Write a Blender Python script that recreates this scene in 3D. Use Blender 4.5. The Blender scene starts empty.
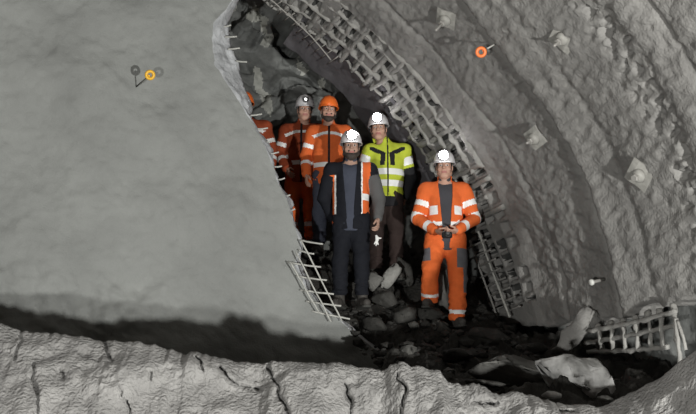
import bpy, bmesh, math, random
import numpy as np
from mathutils import Vector, Matrix
random.seed(7)
S = bpy.context.scene
COL = S.collection

# ------------------------------------------------------------------ camera
F = 1164.0
TH, PS = math.radians(10.56), math.radians(15.66)
cf = np.array([math.sin(PS)*math.cos(TH), math.cos(PS)*math.cos(TH), math.sin(TH)])
cr = np.array([math.cos(PS), -math.sin(PS), 0.0])
cu = np.cross(cr, cf)
cam = bpy.data.cameras.new('camera_view'); co = bpy.data.objects.new('camera_view', cam); COL.objects.link(co)
co.rotation_euler = (math.pi/2 + TH, 0, -PS)
cam.sensor_width = 36; cam.lens = F/696*36; cam.clip_start = 0.05; cam.clip_end = 200
S.camera = co

# ------------------------------------------------------------------ world, lights, exposure
W = bpy.data.worlds.new('tunnel_air'); S.world = W; W.use_nodes = True
W.node_tree.nodes['Background'].inputs[0].default_value = (1.0, 0.89, 0.78, 1)
W.node_tree.nodes['Background'].inputs[1].default_value = 0.085

def flood(name, loc, power, size, col):
    l = bpy.data.lights.new(name, 'POINT'); l.energy = power; l.shadow_soft_size = size; l.color = col
    o = bpy.data.objects.new(name, l); o.location = loc; COL.objects.link(o)
flood('floodlight_right', (4.0, -0.3, -1.06), 4250, 0.10, (1.0, 0.995, 0.96))
flood('floodlight_left', (-2.3, -0.5, -1.15), 2500, 0.10, (1.0, 0.995, 0.96))
S.view_settings.view_transform = 'Standard'; S.view_settings.look = 'None'
S.view_settings.exposure = 0.0; S.view_settings.gamma = 1.0; S.view_settings.use_curve_mapping = False

# ------------------------------------------------------------------ helpers
def ray(px, py): return cf + cr*((px-348)/F) + cu*((207-py)/F)
def at(px, py, D): return ray(px, py)*D                       # a point at depth D along the view
def on_face(px, py, Y=11.3): d = ray(px, py); return d*(Y/d[1])
def on_lining(px, py, R=5.2):
    d = ray(px, py); return d*(R/math.hypot(d[0], d[2]))
def lin_yp(px, py, R=5.2):
    p = on_lining(px, py, R); return p[1], math.atan2(p[2], p[0])
def cyl(Y, phi, R): return np.array([R*math.cos(phi), Y, R*math.sin(phi)])

def _hash(i, j, k, s):
    n = (i.astype(np.int64)*374761393 + j.astype(np.int64)*668265263 + k.astype(np.int64)*2147483647 + s*1442695041) & 0xffffffff
    n = ((n ^ (n >> 13))*1274126177) & 0xffffffff
    return ((n ^ (n >> 16)) & 0xffff)/32767.5 - 1.0
def vnoise(P, s=0):
    P = np.asarray(P, float); I = np.floor(P).astype(np.int64); f = P - I; f = f*f*(3-2*f)
    r = 0
    for a in (0, 1):
        for b in (0, 1):
            for c in (0, 1):
                w = (f[..., 0] if a else 1-f[..., 0])*(f[..., 1] if b else 1-f[..., 1])*(f[..., 2] if c else 1-f[..., 2])
                r = r + w*_hash(I[..., 0]+a, I[..., 1]+b, I[..., 2]+c, s)
    return r
def fbm(P, oct=4, s=0, gain=0.5):
    P = np.asarray(P, float); r = 0; a = 1.0
    for o in range(oct):
        r = r + a*vnoise(P*(2.03**o)+17.3*o, s+o); a *= gain
    return r
def facets(P, s=0, tilt=0.5):
    """cellular facets: distance-free planar chips around jittered seeds"""
    I = np.floor(P).astype(np.int64); best = np.full(P.shape[:-1], 9e9); val = np.zeros(P.shape[:-1]); edge = np.full(P.shape[:-1], 9e9)
    for a in (-1, 0, 1):
        for b in (-1, 0, 1):
            for c in (-1, 0, 1):
                i, j, k = I[..., 0]+a, I[..., 1]+b, I[..., 2]+c
                q = np.stack([i+.5+.45*_hash(i, j, k, s), j+.5+.45*_hash(i, j, k, s+1), k+.5+.45*_hash(i, j, k, s+2)], -1)
                d = P-q; dd = (d**2).sum(-1)
                v = _hash(i, j, k, s+3)*.6 + tilt*(d[..., 0]*_hash(i, j, k, s+4)+d[..., 1]*_hash(i, j, k, s+5)+d[..., 2]*_hash(i, j, k, s+6))*2
                m = dd < best
                val = np.where(m, v, val); best = np.where(m, dd, best)
    return val

def mat(name, col, rough=0.9, var=0.0, vscale=3.0, bump=0.0, bscale=30.0, bdist=0.02, spec=0.3, metal=0.0, second=None, detail=6):
    m = bpy.data.materials.new(name); m.use_nodes = True; nt = m.node_tree; b = nt.nodes['Principled BSDF']
    b.inputs['Roughness'].default_value = rough; b.inputs['Metallic'].default_value = metal
    b.inputs['Specular IOR Level'].default_value = spec
    b.inputs['Base Color'].default_value = (*col, 1)
    tc = nt.nodes.new('ShaderNodeTexCoord')
    if var or second:
        n = nt.nodes.new('ShaderNodeTexNoise'); n.inputs['Scale'].default_value = vscale; n.inputs['Detail'].default_value = detail
        n.inputs['Roughness'].default_value = 0.6
        nt.links.new(tc.outputs['Object'], n.inputs['Vector'])
        rp = nt.nodes.new('ShaderNodeValToRGB'); rp.color_ramp.elements[0].position = .3; rp.color_ramp.elements[1].position = .7
        c2 = second if second else [c*(1+var) for c in col]
        rp.color_ramp.elements[0].color = (*[c*(1-var) for c in col], 1); rp.color_ramp.elements[1].color = (*c2, 1)
        nt.links.new(n.outputs['Fac'], rp.inputs['Fac']); nt.links.new(rp.outputs['Color'], b.inputs['Base Color'])
    if bump:
        n = nt.nodes.new('ShaderNodeTexNoise'); n.inputs['Scale'].default_value = bscale; n.inputs['Detail'].default_value = 4
        nt.links.new(tc.outputs['Object'], n.inputs['Vector'])
        bp = nt.nodes.new('ShaderNodeBump'); bp.inputs['Strength'].default_value = bump; bp.inputs['Distance'].default_value = bdist
        nt.links.new(n.outputs['Fac'], bp.inputs['Height']); nt.links.new(bp.outputs['Normal'], b.inputs['Normal'])
    return m
def emis(name, col, st):
    m = bpy.data.materials.new(name); m.use_nodes = True; b = m.node_tree.nodes['Principled BSDF']
    b.inputs['Base Color'].default_value = (*col, 1)
    b.inputs['Emission Color'].default_value = (*col, 1); b.inputs['Emission Strength'].default_value = st
    return m

def mesh_obj(name, V, Q, mats, parent=None, idx=None, smooth=True):
    me = bpy.data.meshes.new(name)
    V = np.asarray(V, float)
    if isinstance(Q, np.ndarray): Q = Q.tolist()
    me.from_pydata(V.tolist(), [], Q)
    if not isinstance(mats, (list, tuple)): mats = [mats]
    for m in mats: me.materials.append(m)
    if idx is not None: me.polygons.foreach_set('material_index', np.asarray(idx, np.int32))
    me.polygons.foreach_set('use_smooth', np.full(len(me.polygons), smooth))
    me.update()
    o = bpy.data.objects.new(name, me); COL.objects.link(o)
    if parent: o.parent = parent
    return o
def tag(o, label, cat, group=None, kind=None):
    o['label'] = label; o['category'] = cat
    if group: o['group'] = group
    if kind: o['kind'] = kind
    return o
def empty(name, loc, rz=0, sc=1.0):
    o = bpy.data.objects.new(name, None); COL.objects.link(o); o.location = loc; o.rotation_euler = (0, 0, rz); o.scale = (sc,)*3
    o.empty_display_size = .1
    return o
def grid_quads(nu, nv):
    i = np.arange(nu-1)[:, None]*nv + np.arange(nv-1)[None, :]
    return np.stack([i, i+1, i+nv+1, i+nv], -1).reshape(-1, 4)
def grid_obj(name, P, mats, parent=None, flip=False, idx=None):
    nu, nv = P.shape[:2]; q = grid_quads(nu, nv)
    if flip: q = q[:, ::-1]
    return mesh_obj(name, P.reshape(-1, 3), q, mats, parent, idx)

def tube_data(pts, rad, n=7, lump=0.0, seed=0):
    """a tube with end caps along points; returns V, faces"""
    pts = [np.asarray(p, float) for p in pts]; V = []; Fc = []
    rad = rad if hasattr(rad, '__len__') else [rad]*len(pts)
    prev = None
    for i, p in enumerate(pts):
        t = pts[min(i+1, len(pts)-1)] - pts[max(i-1, 0)]; t = t/np.linalg.norm(t)
        a = np.cross(t, [0, 0, 1] if abs(t[2]) < .9 else [1, 0, 0]) if prev is None else prev - t*np.dot(prev, t)
        a = a/np.linalg.norm(a); prev = a; b = np.cross(t, a)
        for k in range(n):
            an = 2*math.pi*k/n
            q = p + (a*math.cos(an)+b*math.sin(an))*rad[i]
            V.append(q)
    for i in range(len(pts)-1):
        for k in range(n):
            k2 = (k+1) % n; Fc.append([i*n+k, i*n+k2, (i+1)*n+k2, (i+1)*n+k])
    Fc.append(list(range(n))[::-1]); Fc.append([(len(pts)-1)*n+k for k in range(n)])
    V = np.array(V)
    if lump: V = V + (fbm(V*14+seed, 3)[:, None]*lump)*(V*0+1)*np.array([1, .6, 1])
    return V, Fc
def tube(name, pts, rad, m, parent=None, n=7, lump=0.0, sub=0):
    if sub:
        out = []; 
        for i in range(len(pts)-1):
            for k in range(sub): out.append(np.asarray(pts[i])*(1-k/sub)+np.asarray(pts[i+1])*(k/sub))
        out.append(np.asarray(pts[-1])); pts = out
        if hasattr(rad, '__len__'): rad = np.interp(np.linspace(0, 1, len(pts)), np.linspace(0, 1, len(rad)), rad)
    V, Fc = tube_data(pts, rad, n, lump, len(COL.objects))
    return mesh_obj(name, V, Fc, m, parent)
def local(o, world_pts):
    return [np.asarray(p)-np.array(o.location) for p in world_pts]

# ------------------------------------------------------------------ materials
M = {}
M['face'] = mat('smooth_shotcrete', (.225, .232, .222), .85, .15, 1.3, .5, 60, .012)
M['lining'] = mat('rough_shotcrete', (.215, .210, .200), .9, .17, 1.8, .6, 42, .02)
M['coat'] = mat('shotcrete_coating', (.26, .255, .24), .9, .2, 9, .6, 60, .01)
M['torn'] = mat('broken_shotcrete', (.36, .37, .38), .9, .3, 5, .7, 30, .02)
M['rock'] = mat('dark_wet_rock', (.135, .14, .135), .6, .45, 2.5, .5, 14, .03)
M['void'] = mat('shaded_rock_behind_mesh', (.04, .04, .038), .8, .4, 6, .4, 30, .02)  # rock in the open mesh holes, their shade put into its colour
M['pale'] = mat('pale_rock_face', (.36, .365, .335), .8, .25, 5, .5, 20, .02)
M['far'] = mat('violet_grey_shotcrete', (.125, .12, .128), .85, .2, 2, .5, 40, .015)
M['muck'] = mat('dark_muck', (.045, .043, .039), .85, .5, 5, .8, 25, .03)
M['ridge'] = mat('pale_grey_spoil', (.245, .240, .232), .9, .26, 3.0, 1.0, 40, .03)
M['rodgrey'] = mat('dusty_steel_rod', (.42, .42, .39), .7, .2, 20)
M['plate'] = mat('galvanised_plate', (.27, .265, .245), .6, .2, 18, .1, 60, .002, metal=.0)
M['nut'] = mat('steel_nut', (.32, .31, .29), .5, metal=.3)
M['yellow'] = mat('yellow_plastic', (.75, .42, .02), .45, spec=.5)
M['orange_p'] = mat('orange_plastic', (.85, .19, .04), .45, spec=.5)
M['dustrod'] = mat('dusty_rod', (.30, .29, .27), .7)

# ------------------------------------------------------------------ the shotcrete face (left)
YF = 11.3
edge_px = [(262,-70),(248,-30),(238,-12),(226,8),(214,22),(212,45),(214,62),(226,80),(250,118),(268,150),(280,180),(290,205),(299,232),(302,250),(297,264),(306,284),(318,301),(334,317),(352,332),(372,346),(392,360),(410,376),(430,400)]
rim_px = [(280,-70),(262,-30),(246,-12),(236,4),(229,22),(232,42),(239,62),(246,85),(254,118),(270,150),(282,180),(292,205),(301,232),(305,250),(303,264),(309,284),(321,301),(337,317),(355,332),(376,346),(396,360),(414,376),(434,400)]
ez = np.array([on_face(*p) for p in edge_px]); rz_ = np.array([on_face(*p, YF+.22) for p in rim_px])
zs = np.linspace(-1.2, 5.6, 420)
def fx(arr, z): return np.interp(z, arr[::-1, 2], arr[::-1, 0])
rows = []
for z in zs:
    xe = fx(ez, z); xr = max(fx(rz_, z), xe+.012)
    j = .018*fbm(np.array([[z*9, 3.1, 0]]), 3)[0]; j2 = .03*fbm(np.array([[z*7, 9.1, 0]]), 3)[0]
    u = np.linspace(0, 1, 330)
    xs = -3.4 + (xe+j+3.4)*(1-(1-u)**1.15)
    row = [(x, YF, z) for x in xs]
    w = xr-xe
    for t in np.linspace(.12, 1, 12):
        row.append((xe+j+w*t+j2*t*(1 if w > .06 else .3), YF+.22*t**1.3, z))
    row.append((xe+j-.1, YF+.3, z)); row.append((xe-.9, YF+.3, z))
    rows.append(row)
Pf = np.array(rows)
Qn = Pf[..., [0, 2]]; N3 = np.concatenate([Qn, Qn[..., :1]*0], -1)
lowz = np.clip((1.55-N3[..., 1])/.35, 0, 1)*np.clip((1.7-N3[..., 0])/.6, 0, 1)
d = lowz*(.03*fbm(N3*8, 3, 14)+.04*fbm(N3*3, 2, 15)) + .10*fbm(N3*.55, 3, 5) + .035*fbm(N3*np.array([1.6, 2.4, 1]), 3, 9) + .009*fbm(N3*13, 3, 12)
# sprayed layers: broad shallow diagonal laps
d += .02*np.tanh(6*(vnoise(np.stack([N3[..., 0]*.9+N3[..., 1]*.7, N3[..., 1]*.35, N3[..., 0]*0], -1), 31)))
fade = np.ones(Pf.shape[1]); fade[330:] = 0.9
Pf[..., 1] += d*fade
Pf[:, 330:342, 1] += .03*fbm(Pf[:, 330:342]*9, 3, 3)
Pf[:, 330:342, 0] += .012*fbm(Pf[:, 330:342]*13, 3, 8)
mi = np.zeros((Pf.shape[0]-1, Pf.shape[1]-1), int); mi[:, 329:] = 1
o = grid_obj('wall_left', Pf, [M['face'], M['torn']], idx=mi.reshape(-1), flip=True)
tag(o, 'smooth grey sprayed tunnel face on the left of the breakthrough', 'wall', kind='structure')

# ------------------------------------------------------------------ the lining (right)
bottom_px = [(400,330),(470,326),(505,322),(530,327),(555,321),(572,319),(590,327),(612,318),(635,312),(660,303),(690,297),(730,294),(800,280)]
byp = np.array([lin_yp(*p) for p in bottom_px]); byp = byp[np.argsort(byp[:, 0])]
YE = 12.0
Ys = np.linspace(4.6, YE, 500)
nph = 470
phi_top = math.radians(86)
Rl = 5.2
phb = np.interp(Ys, byp[:, 0], byp[:, 1]) + .008*fbm(np.stack([Ys*6, Ys*0, Ys*0], -1), 3, 4)
v = np.linspace(0, 1, nph)
PHI = phb[:, None] + (phi_top-phb[:, None])*v[None, :]
YY = np.repeat(Ys[:, None], nph, 1)
A = PHI*Rl
N3 = np.stack([YY, A, YY*0], -1)
d = .05*fbm(N3*np.array([.55, .8, 1]), 3, 21) + .016*fbm(N3*np.array([1.4, 2.8, 1]), 3, 24)
orange_peel = np.abs(fbm(N3*np.array([4.2, 9.0, 1]), 3, 27)); d += .014*(orange_peel-.3) + .011*fbm(N3*np.array([9, 20, 1]), 3, 29)
wob = .05*fbm(N3*np.array([0, 1.3, 0]), 2, 40)
def groove(y0, wdt, dep): return dep*np.exp(-((YY-y0-wob)/wdt)**2)
d += groove(9.22, .06, .085) - groove(9.06, .12, .035) + groove(8.62, .07, .018) + groove(10.35, .05, .03) + groove(7.1, .05, .03)
d += .03*np.tanh((YY-9.22-wob)/.08)
rib = np.exp(-((YY-7.72-wob)/.17)**2)
d += rib*(.13*np.maximum(0, fbm(N3*np.array([10, 19, 1]), 3, 50)-.05) + .01) - .03*np.exp(-((YY-7.4-wob)/.15)**2)
streak = np.maximum(0, fbm(N3*np.array([5, 2.6, 1]), 3, 61)-.35); d += .07*streak*np.clip((7.6-YY)/.6, 0, 1)
# laps of spray running along the tunnel
d += .016*np.tanh(9*(vnoise(np.stack([A*1.15, YY*.45, YY*0], -1), 71)))
d *= 1-.7*np.clip((YY-10.8)/.25, 0, 1)
# lattice of covered mesh near the broken edge
by0, cy, ca = 10.95, .27, .165
cyi = np.floor((YY-by0)/cy); cai = np.floor((A+.02*fbm(N3*3, 2, 5))/ca)
lu = ((YY-by0)/cy-cyi); lv = (A/ca-np.floor(A/ca))
jit = .05*fbm(N3*16, 2, 80)
inside = np.clip((np.minimum(lu, 1-lu)-.12+jit)/.07, 0, 1)*np.clip((np.minimum(lv, 1-lv)-.13+jit)/.07, 0, 1)
hh = (_hash(cyi.astype(int), np.floor(A/ca).astype(int), cyi.astype(int)*0, 5)+1)/2
open_ = np.where(hh < np.where(cyi == 0,   .35, .80), 1.0, np.where(hh < .9, .3, 0.0))
ins = (YY > by0) & (YY < by0+cy*4) & (PHI > math.radians(14))
d += np.where(ins, inside*open_*.26, 0)
# ragged thinning right at the edge
d += np.where(YY > YE-.05, .05*fbm(N3*8, 2, 90), 0)
RR = Rl + d
Pl = np.stack([RR*np.cos(PHI), YY, RR*np.sin(PHI)], -1)
# thickness at the lower broken edge and far edge: extra columns turning outwards
low = np.stack([(RR[:, :1]+.28)*np.cos(phb-.006)[:, None], YY[:, :1], (RR[:, :1]+.28)*np.sin(phb-.006)[:, None]], -1)
Pl = np.concatenate([low, Pl], 1)
far = Pl[-1:].copy(); sc = (Rl+.35)/np.hypot(far[..., 0], far[..., 2]); far[..., 0] *= sc; far[..., 2] *= sc
Pl = np.concatenate([Pl, far], 0)
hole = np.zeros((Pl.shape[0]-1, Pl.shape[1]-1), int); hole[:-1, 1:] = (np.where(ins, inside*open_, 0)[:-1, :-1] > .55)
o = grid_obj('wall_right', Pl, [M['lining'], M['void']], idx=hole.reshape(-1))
tag(o, 'rough grey sprayed tunnel lining curving up on the right', 'wall', kind='structure')

# darker lining beyond the breakthrough
Y2 = np.linspace(11.9, 12.95, 90); p2 = np.radians(np.linspace(26, 57.5, 200))
YY2, PP2 = np.meshgrid(Y2, p2, indexing='ij'); N3 = np.stack([YY2, PP2*5.2, YY2*0], -1)
gl = 12.12 + (np.degrees(PP2)-50)*-.012
dd = .03*fbm(N3*np.array([.6, 1.2, 1]), 3, 100)+.012*fbm(N3*np.array([3, 7, 1]), 3, 103)
dash = (np.sin(PP2*5.2*2*math.pi/.17) > -.55)
dd += np.where(dash, .10*np.exp(-((YY2-gl)/.022)**4), 0)
R2 = 5.24+dd
YY2 = YY2 + (YY2-11.9)/1.05*.16*fbm(np.stack([PP2*9, PP2*0, PP2*0], -1), 3, 9)
P2 = np.stack([R2*np.cos(PP2), YY2, R2*np.sin(PP2)], -1)
lip = P2[-1:]*np.array([1.06, 1, 1.06]); P2 = np.concatenate([P2, lip], 0)
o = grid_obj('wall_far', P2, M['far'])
tag(o, 'violet-grey sprayed lining seen past the broken mesh edge', 'wall', kind='structure')

# rock behind the breakthrough
xs = np.linspace(.6, 6.2, 300); z_ = np.linspace(.2, 6.0, 310)
XX, ZZ = np.meshgrid(xs, z_, indexing='ij'); N3 = np.stack([XX, ZZ, XX*0], -1)
warp = N3 + .25*np.stack([fbm(N3*1.5, 3, 7), fbm(N3*1.5, 3, 8), XX*0], -1)
yy = 13.75 + .30*facets(warp*1.25, 3, .7) + .06*facets(warp*3.4, 13, .8) + .03*fbm(N3*7, 3, 5) - .25*np.clip((XX-3.6), 0, 3)*0
yy += -.5*np.clip((2.4-XX), 0, 2)
q0 = np.stack([XX, yy, ZZ], -1)
hx_ = 348+F*(q0@cr)/(q0@cf); hy_ = 207-F*(q0@cu)/(q0@cf)
yy = yy + .9*np.exp(-((hx_-289-.3*(hy_-35))/11)**4-((hy_-36)/17)**4)
Pr = np.stack([XX, yy, ZZ], -1)
cen = (Pr[:-1, :-1]+Pr[1:, 1:])/2
dirs = cen.reshape(-1, 3)
ppx = 348+F*(dirs@cr)/(dirs@cf); ppy = 207-F*(dirs@cu)/(dirs@cf)
def inpoly(x, y, poly):
    r = np.zeros(len(x), bool); n = len(poly)
    for i in range(n):
        x1, y1 = poly[i]; x2, y2 = poly[(i+1) % n]
        c = ((y1 > y) != (y2 > y)) & (x < (x2-x1)*(y-y1)/((y2-y1)+1e-9)+x1); r ^= c
    return r
wx = ppx + 2.5*fbm(dirs*6, 2, 3); wy = ppy + 2.5*fbm(dirs*6, 2, 4)
pm = np.zeros(len(ppx), int)
for poly in [[(243,17),(258,6),(263,20),(250,22)],[(259,28),(262,16),(268,20),(268,36),(279,33),(272,42),(262,42)],[(296,56),(300,60),(310,70),(303,77),(297,68)],[(252,68),(260,70),(263,88),(274,100),(272,116),(262,108),(256,90)],[(228,2),(238,-4),(236,8),(230,14)],[(318,82),(323,80),(325,88),(320,90)]]:
    pm |= inpoly(wx, wy, poly).astype(int)
o = grid_obj('wall_back', Pr, [M['rock'], M['pale']], idx=pm, flip=False)
tag(o, 'dark broken rock with pale patches behind the breakthrough', 'wall', kind='structure')

# dark rock recess under the lining's lower edge
Y3 = np.linspace(4.6, 13.8, 150); p3 = np.radians(np.linspace(-16, 27, 80))
YY3, PP3 = np.meshgrid(Y3, p3, indexing='ij'); N3 = np.stack([YY3, PP3*5.7, YY3*0], -1)
R3 = 5.68+.10*facets(N3*2.5, 9, .6)
o = grid_obj('wall_recess', np.stack([R3*np.cos(PP3), YY3, R3*np.sin(PP3)], -1), M['rock'])
tag(o, 'dark undercut rock below the lining edge', 'wall', kind='structure')

# ------------------------------------------------------------------ muck floor
ctrl = [(446,329,12.0),(428,306,12.15),(350,310,12.2),(379,283,12.9),(326,260,13.1),(303,258,13.3),(256,250,13.8),(420,282,13.2),(480,318,12.4),(500,335,12.0),(470,345,11.2),(400,352,10.9),(430,350,11.0),(370,352,11.5),(350,335,11.9),(440,378,9.6),(405,372,9.4),(500,372,10.0),(545,392,9.1),(600,388,9.8),(640,378,9.8),(560,360,11.2),(620,362,10.7),(680,385,8.4),(540,340,12.2),(560,395,8.8),(520,397,8.9),(460,300,13.4),(345,300,13.0),(100,400,10),(200,410,10),(300,410,10.2),(50,400,9.3),(250,400,9.2),(340,402,9.6),(375,395,9.4),(0,420,10.5),(440,400,8.5),(500,408,8.4),(540,416,8.3),(400,395,8.7),(320,400,8.8),(150,400,8.9),(60,390,10.9),(160,395,10.9),(260,400,10.9),(320,390,10.8),(600,420,8.1),(650,405,7.9),(280,240,14.2),(380,250,14.2),(480,280,14.2),(480,392,8.8),]
cw = np.array([at(*c) for c in ctrl])
def muck_z(x, y, rough=True):
    x = np.asarray(x, float); y = np.asarray(y, float)
    w = 1/(((x[..., None]-cw[:, 0])**2+(y[..., None]-cw[:, 1])**2)+.03)**2
    z = (w*cw[:, 2]).sum(-1)/w.sum(-1)
    if rough:
        fl = np.ones(x.shape)
        for fx_, fy_ in ((4.33, 11.27), (4.05, 11.35), (3.2, 11.75), (3.45, 11.7)): fl = np.minimum(fl, np.clip((np.hypot(x-fx_, y-fy_)-.12)/.25, 0, 1))
        P = np.stack([x, y, x*0], -1)
        z = z + (.08*facets(P*2.6, 41, .7) + .05*facets(P*6, 44, .8) + .03*fbm(P*5, 3, 46))*fl - .03 - .03*(1-fl)
    return z
xs = np.linspace(.4, 6.1, 330); ys = np.linspace(7.6, 14.6, 380)
XX, YM = np.meshgrid(xs, ys, indexing='ij')
ZM = muck_z(XX, YM)
pD = np.stack([XX, YM, ZM], -1)@cf; pX = 348+F*(np.stack([XX, YM, ZM], -1)@cr)/pD
cr_ = np.array([(0,8.4),(263,8.35),(400,8.22),(440,8.1),(540,7.9),(600,7.7),(668,7.4),(760,6.9)])
qq = np.stack([XX, YM, ZM], -1); pY = 207-F*(qq@cu)/pD
need = np.interp(pX, [380, 404], [374, 300])
ZM = ZM - np.where((YM < YF+.03+.35*np.clip((385-pX)/30, 0, 1)) & (pX < 404), np.maximum(0, need-pY)*pD/F, 0)
ZM = ZM - 1.6*np.clip((np.interp(pX, cr_[:, 0], cr_[:, 1])+.45-pD)/.5, 0, 1)
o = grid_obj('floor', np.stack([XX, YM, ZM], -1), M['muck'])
tag(o, 'dark muck slope rising into the breakthrough', 'ground', kind='structure')

# ------------------------------------------------------------------ pale spoil ridge in the foreground
crest = [(-420,318,8.6),(-120,322,8.5),(0,325,8.4),(20,331,8.4),(60,335,8.4),(100,340,8.4),(140,343,8.4),(160,348,8.4),(200,355,8.4),(240,362,8.4),(263,366,8.35),(272,361,8.3),(300,361,8.3),(340,365,8.3),(356,367,8.3),(390,366,8.25),(405,364,8.2),(440,371,8.1),(448,380,8.1),(470,386,8.05),(505,391,8.0),(540,399,7.9),(572,405,7.8),(600,406,7.7),(625,396,7.6),(645,385,7.5),(668,371,7.4),(696,351,7.2),(760,320,6.9),(860,300,6.4)]
cpx = np.array([c[0] for c in crest], float); cpy = np.array([c[1] for c in crest], float); cD = np.array([c[2] for c in crest], float)
uu = np.concatenate([np.arange(-420, -30, 6), np.arange(-30, 726, 1.6), np.arange(726, 860, 5)])
rows = []
jag = np.where(uu > 380, 4.2, 3.0)*fbm(np.stack([uu*.05, uu*0, uu*0], -1), 5, 3, .6)
cracks = [[(14,338),(16,352),(11,362)],[(33,366),(35,380),(37,400),(38,425)],[(100,340),(106,352),(108,358)],[(147,368),(150,378)],[(215,366),(222,378),(238,386),(258,390)],[(268,366),(273,380),(280,395),(290,425)],[(396,372),(404,392),(402,420)],[(60,372),(64,384)],[(345,384),(352,402),(350,425)],[(118,392),(128,402),(130,418)],[(470,402),(486,406),(500,402)],[(560,412),(580,413)],[(190,360),(196,372)]]
backs = [(-1.5, 1.9), (-1.1, 1.25), (-.62, .72), (-.3, .36), (-.1, .14), (-.02, .05)]
for k, u in enumerate(uu):
    py = np.interp(u, cpx, cpy)+jag[k]*(1 if u < 560 else .5); D = np.interp(u, cpx, cD)
    c = at(u, py, D); fw = np.array([cf[0], cf[1], 0]); fw /= np.linalg.norm(fw)
    row = []
    for dz, db in backs: row.append(c+fw*db+np.array([0, 0, dz]))
    for t in np.linspace(0, 1, 95):
        row.append(c + fw*(-1.05*t**.85) + np.array([0, 0, -1.75*t**1.25]))
    rows.append(row)
Pg = np.array(rows)
flat = Pg.reshape(-1, 3)
gpx = 348+F*(flat@cr)/(flat@cf); gpy = 207-F*(flat@cu)/(flat@cf)
gx = gpx+7*fbm(flat*3.4, 4, 71, .6); gy = gpy+5*fbm(flat*3.4, 4, 72, .6)
dist = np.full(len(flat), 99.)
for cset in cracks:
    for (x1, y1), (x2, y2) in zip(cset[:-1], cset[1:]):
        t = np.clip(((gx-x1)*(x2-x1)+(gy-y1)*(y2-y1))/((x2-x1)**2+(y2-y1)**2), 0, 1)
        dist = np.minimum(dist, np.hypot(gx-x1-t*(x2-x1), gy-y1-t*(y2-y1)))
disp = .13*fbm(flat*np.array([1.1, 1.1, 1.2]), 3, 81) + .06*fbm(flat*3.6, 3, 84) + .028*(np.abs(fbm(flat*np.array([3.2, 3.2, 2.6]), 3, 91))-.35) + .016*fbm(flat*np.array([10, 10, 7]), 4, 87) + .05*np.maximum(0, fbm(flat*np.array([9, 9, 7]), 2, 88)-.5)*-1
front = np.zeros(Pg.shape[:2]); front[:, 6:] = np.clip(np.arange(95)/10, .12, 1)[None, :]; front = front.reshape(-1)
fwd = np.array([cf[0], cf[1], 0]); fwd /= np.linalg.norm(fwd)
flat = flat + fwd[None, :]*((disp*front)[:, None])*-1 + fwd[None, :]*(np.exp(-(dist/np.where(vnoise(flat*4, 66)>-.2, 1.25, .6))**2)*.15*(np.arange(len(flat)) % Pg.shape[1] >= 6))[:, None]
flat[:, 2] += .03*fbm(flat*2.4, 3, 95)*front
o = grid_obj('muck_ridge', flat.reshape(Pg.shape), M['ridge'], flip=True)
tag(o, 'pale cracked spoil ridge along the foreground', 'ground', kind='structure')

# ------------------------------------------------------------------ anchor plates and marker pins on the walls
def frame_on(n, up=(0, 0, 1)):
    n = np.array(n, float); n /= np.linalg.norm(n)
    a = np.cross(up, n); a /= np.linalg.norm(a); b = np.cross(n, a); return a, b, n
def bm_obj(name, bm, m, parent=None, smooth=False):
    me = bpy.data.meshes.new(name); bm.to_mesh(me); bm.free()
    for mm in (m if isinstance(m, list) else [m]): me.materials.append(mm)
    me.polygons.foreach_set('use_smooth', np.full(len(me.polygons), smooth)); me.update()
    o = bpy.data.objects.new(name, me); COL.objects.link(o)
    if parent: o.parent = parent
    return o
def mat4(a, b, n, loc=(0, 0, 0)):
    return Matrix(((a[0], b[0], n[0], loc[0]), (a[1], b[1], n[1], loc[1]), (a[2], b[2], n[2], loc[2]), (0, 0, 0, 1)))
def lathe_bm(prof, n=20):
    """prof: list of (radius, height) turned about Z"""
    bm = bmesh.new(); rings = []
    for r, h in prof:
        rings.append([bm.verts.new((r*math.cos(2*math.pi*k/n), r*math.sin(2*math.pi*k/n), h)) for k in range(n)])
    for A_, B_ in zip(rings[:-1], rings[1:]):
        for k in range(n): bm.faces.new((A_[k], A_[(k+1) % n], B_[(k+1) % n], B_[k]))
    bm.faces.new(rings[0][::-1]); bm.faces.new(rings[-1]); return bm
def anchor(px, py, size, spin, tilt, label, R=5.2, bolt=.16):
    p = on_lining(px, py, R-.03); n = np.array([-p[0], 0, -p[2]]); n /= np.linalg.norm(n)
    n = n + np.array([tilt[0], tilt[1], tilt[2]]); n /= np.linalg.norm(n)
    a, b, n = frame_on(n, (0, 1, 0)); c, s_ = math.cos(spin), math.sin(spin); a, b = a*c+b*s_, b*c-a*s_
    t = empty('anchor_plate', p); tag(t, label, 'anchor plate', 'rock anchor plates on the lining')
    rot = mat4(a, b, n)
    bm = bmesh.new(); bmesh.ops.create_cube(bm, size=1, matrix=Matrix.Diagonal((size, size, .014, 1)))
    bmesh.ops.subdivide_edges(bm, edges=bm.edges[:], cuts=3, use_grid_fill=True)
    for v_ in bm.verts: v_.co.z += .018*(1-min(1, (v_.co.x**2+v_.co.y**2)/(size*.5)**2)) + .008*math.sin(v_.co.x*30+px)
    bmesh.ops.transform(bm, matrix=rot, verts=bm.verts); bm_obj('plate', bm, M['plate'], t)
    bolt = bolt*.72
    bm = lathe_bm([(.062, .012), (.058, .03), (.044, .048), (.03, .056)]); bmesh.ops.transform(bm, matrix=rot, verts=bm.verts); bm_obj('domed_washer', bm, M['plate'], t, True)
    bm = lathe_bm([(.03, .05), (.033, .056), (.033, .082), (.028, .088)], 6); bmesh.ops.transform(bm, matrix=rot, verts=bm.verts); bm_obj('nut', bm, M['nut'], t)
    bm = lathe_bm([(.0135, .03), (.0135, bolt-.01), (.010, bolt)], 10); bmesh.ops.transform(bm, matrix=rot, verts=bm.verts); bm_obj('bolt', bm, M['nut'], t, True)
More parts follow.
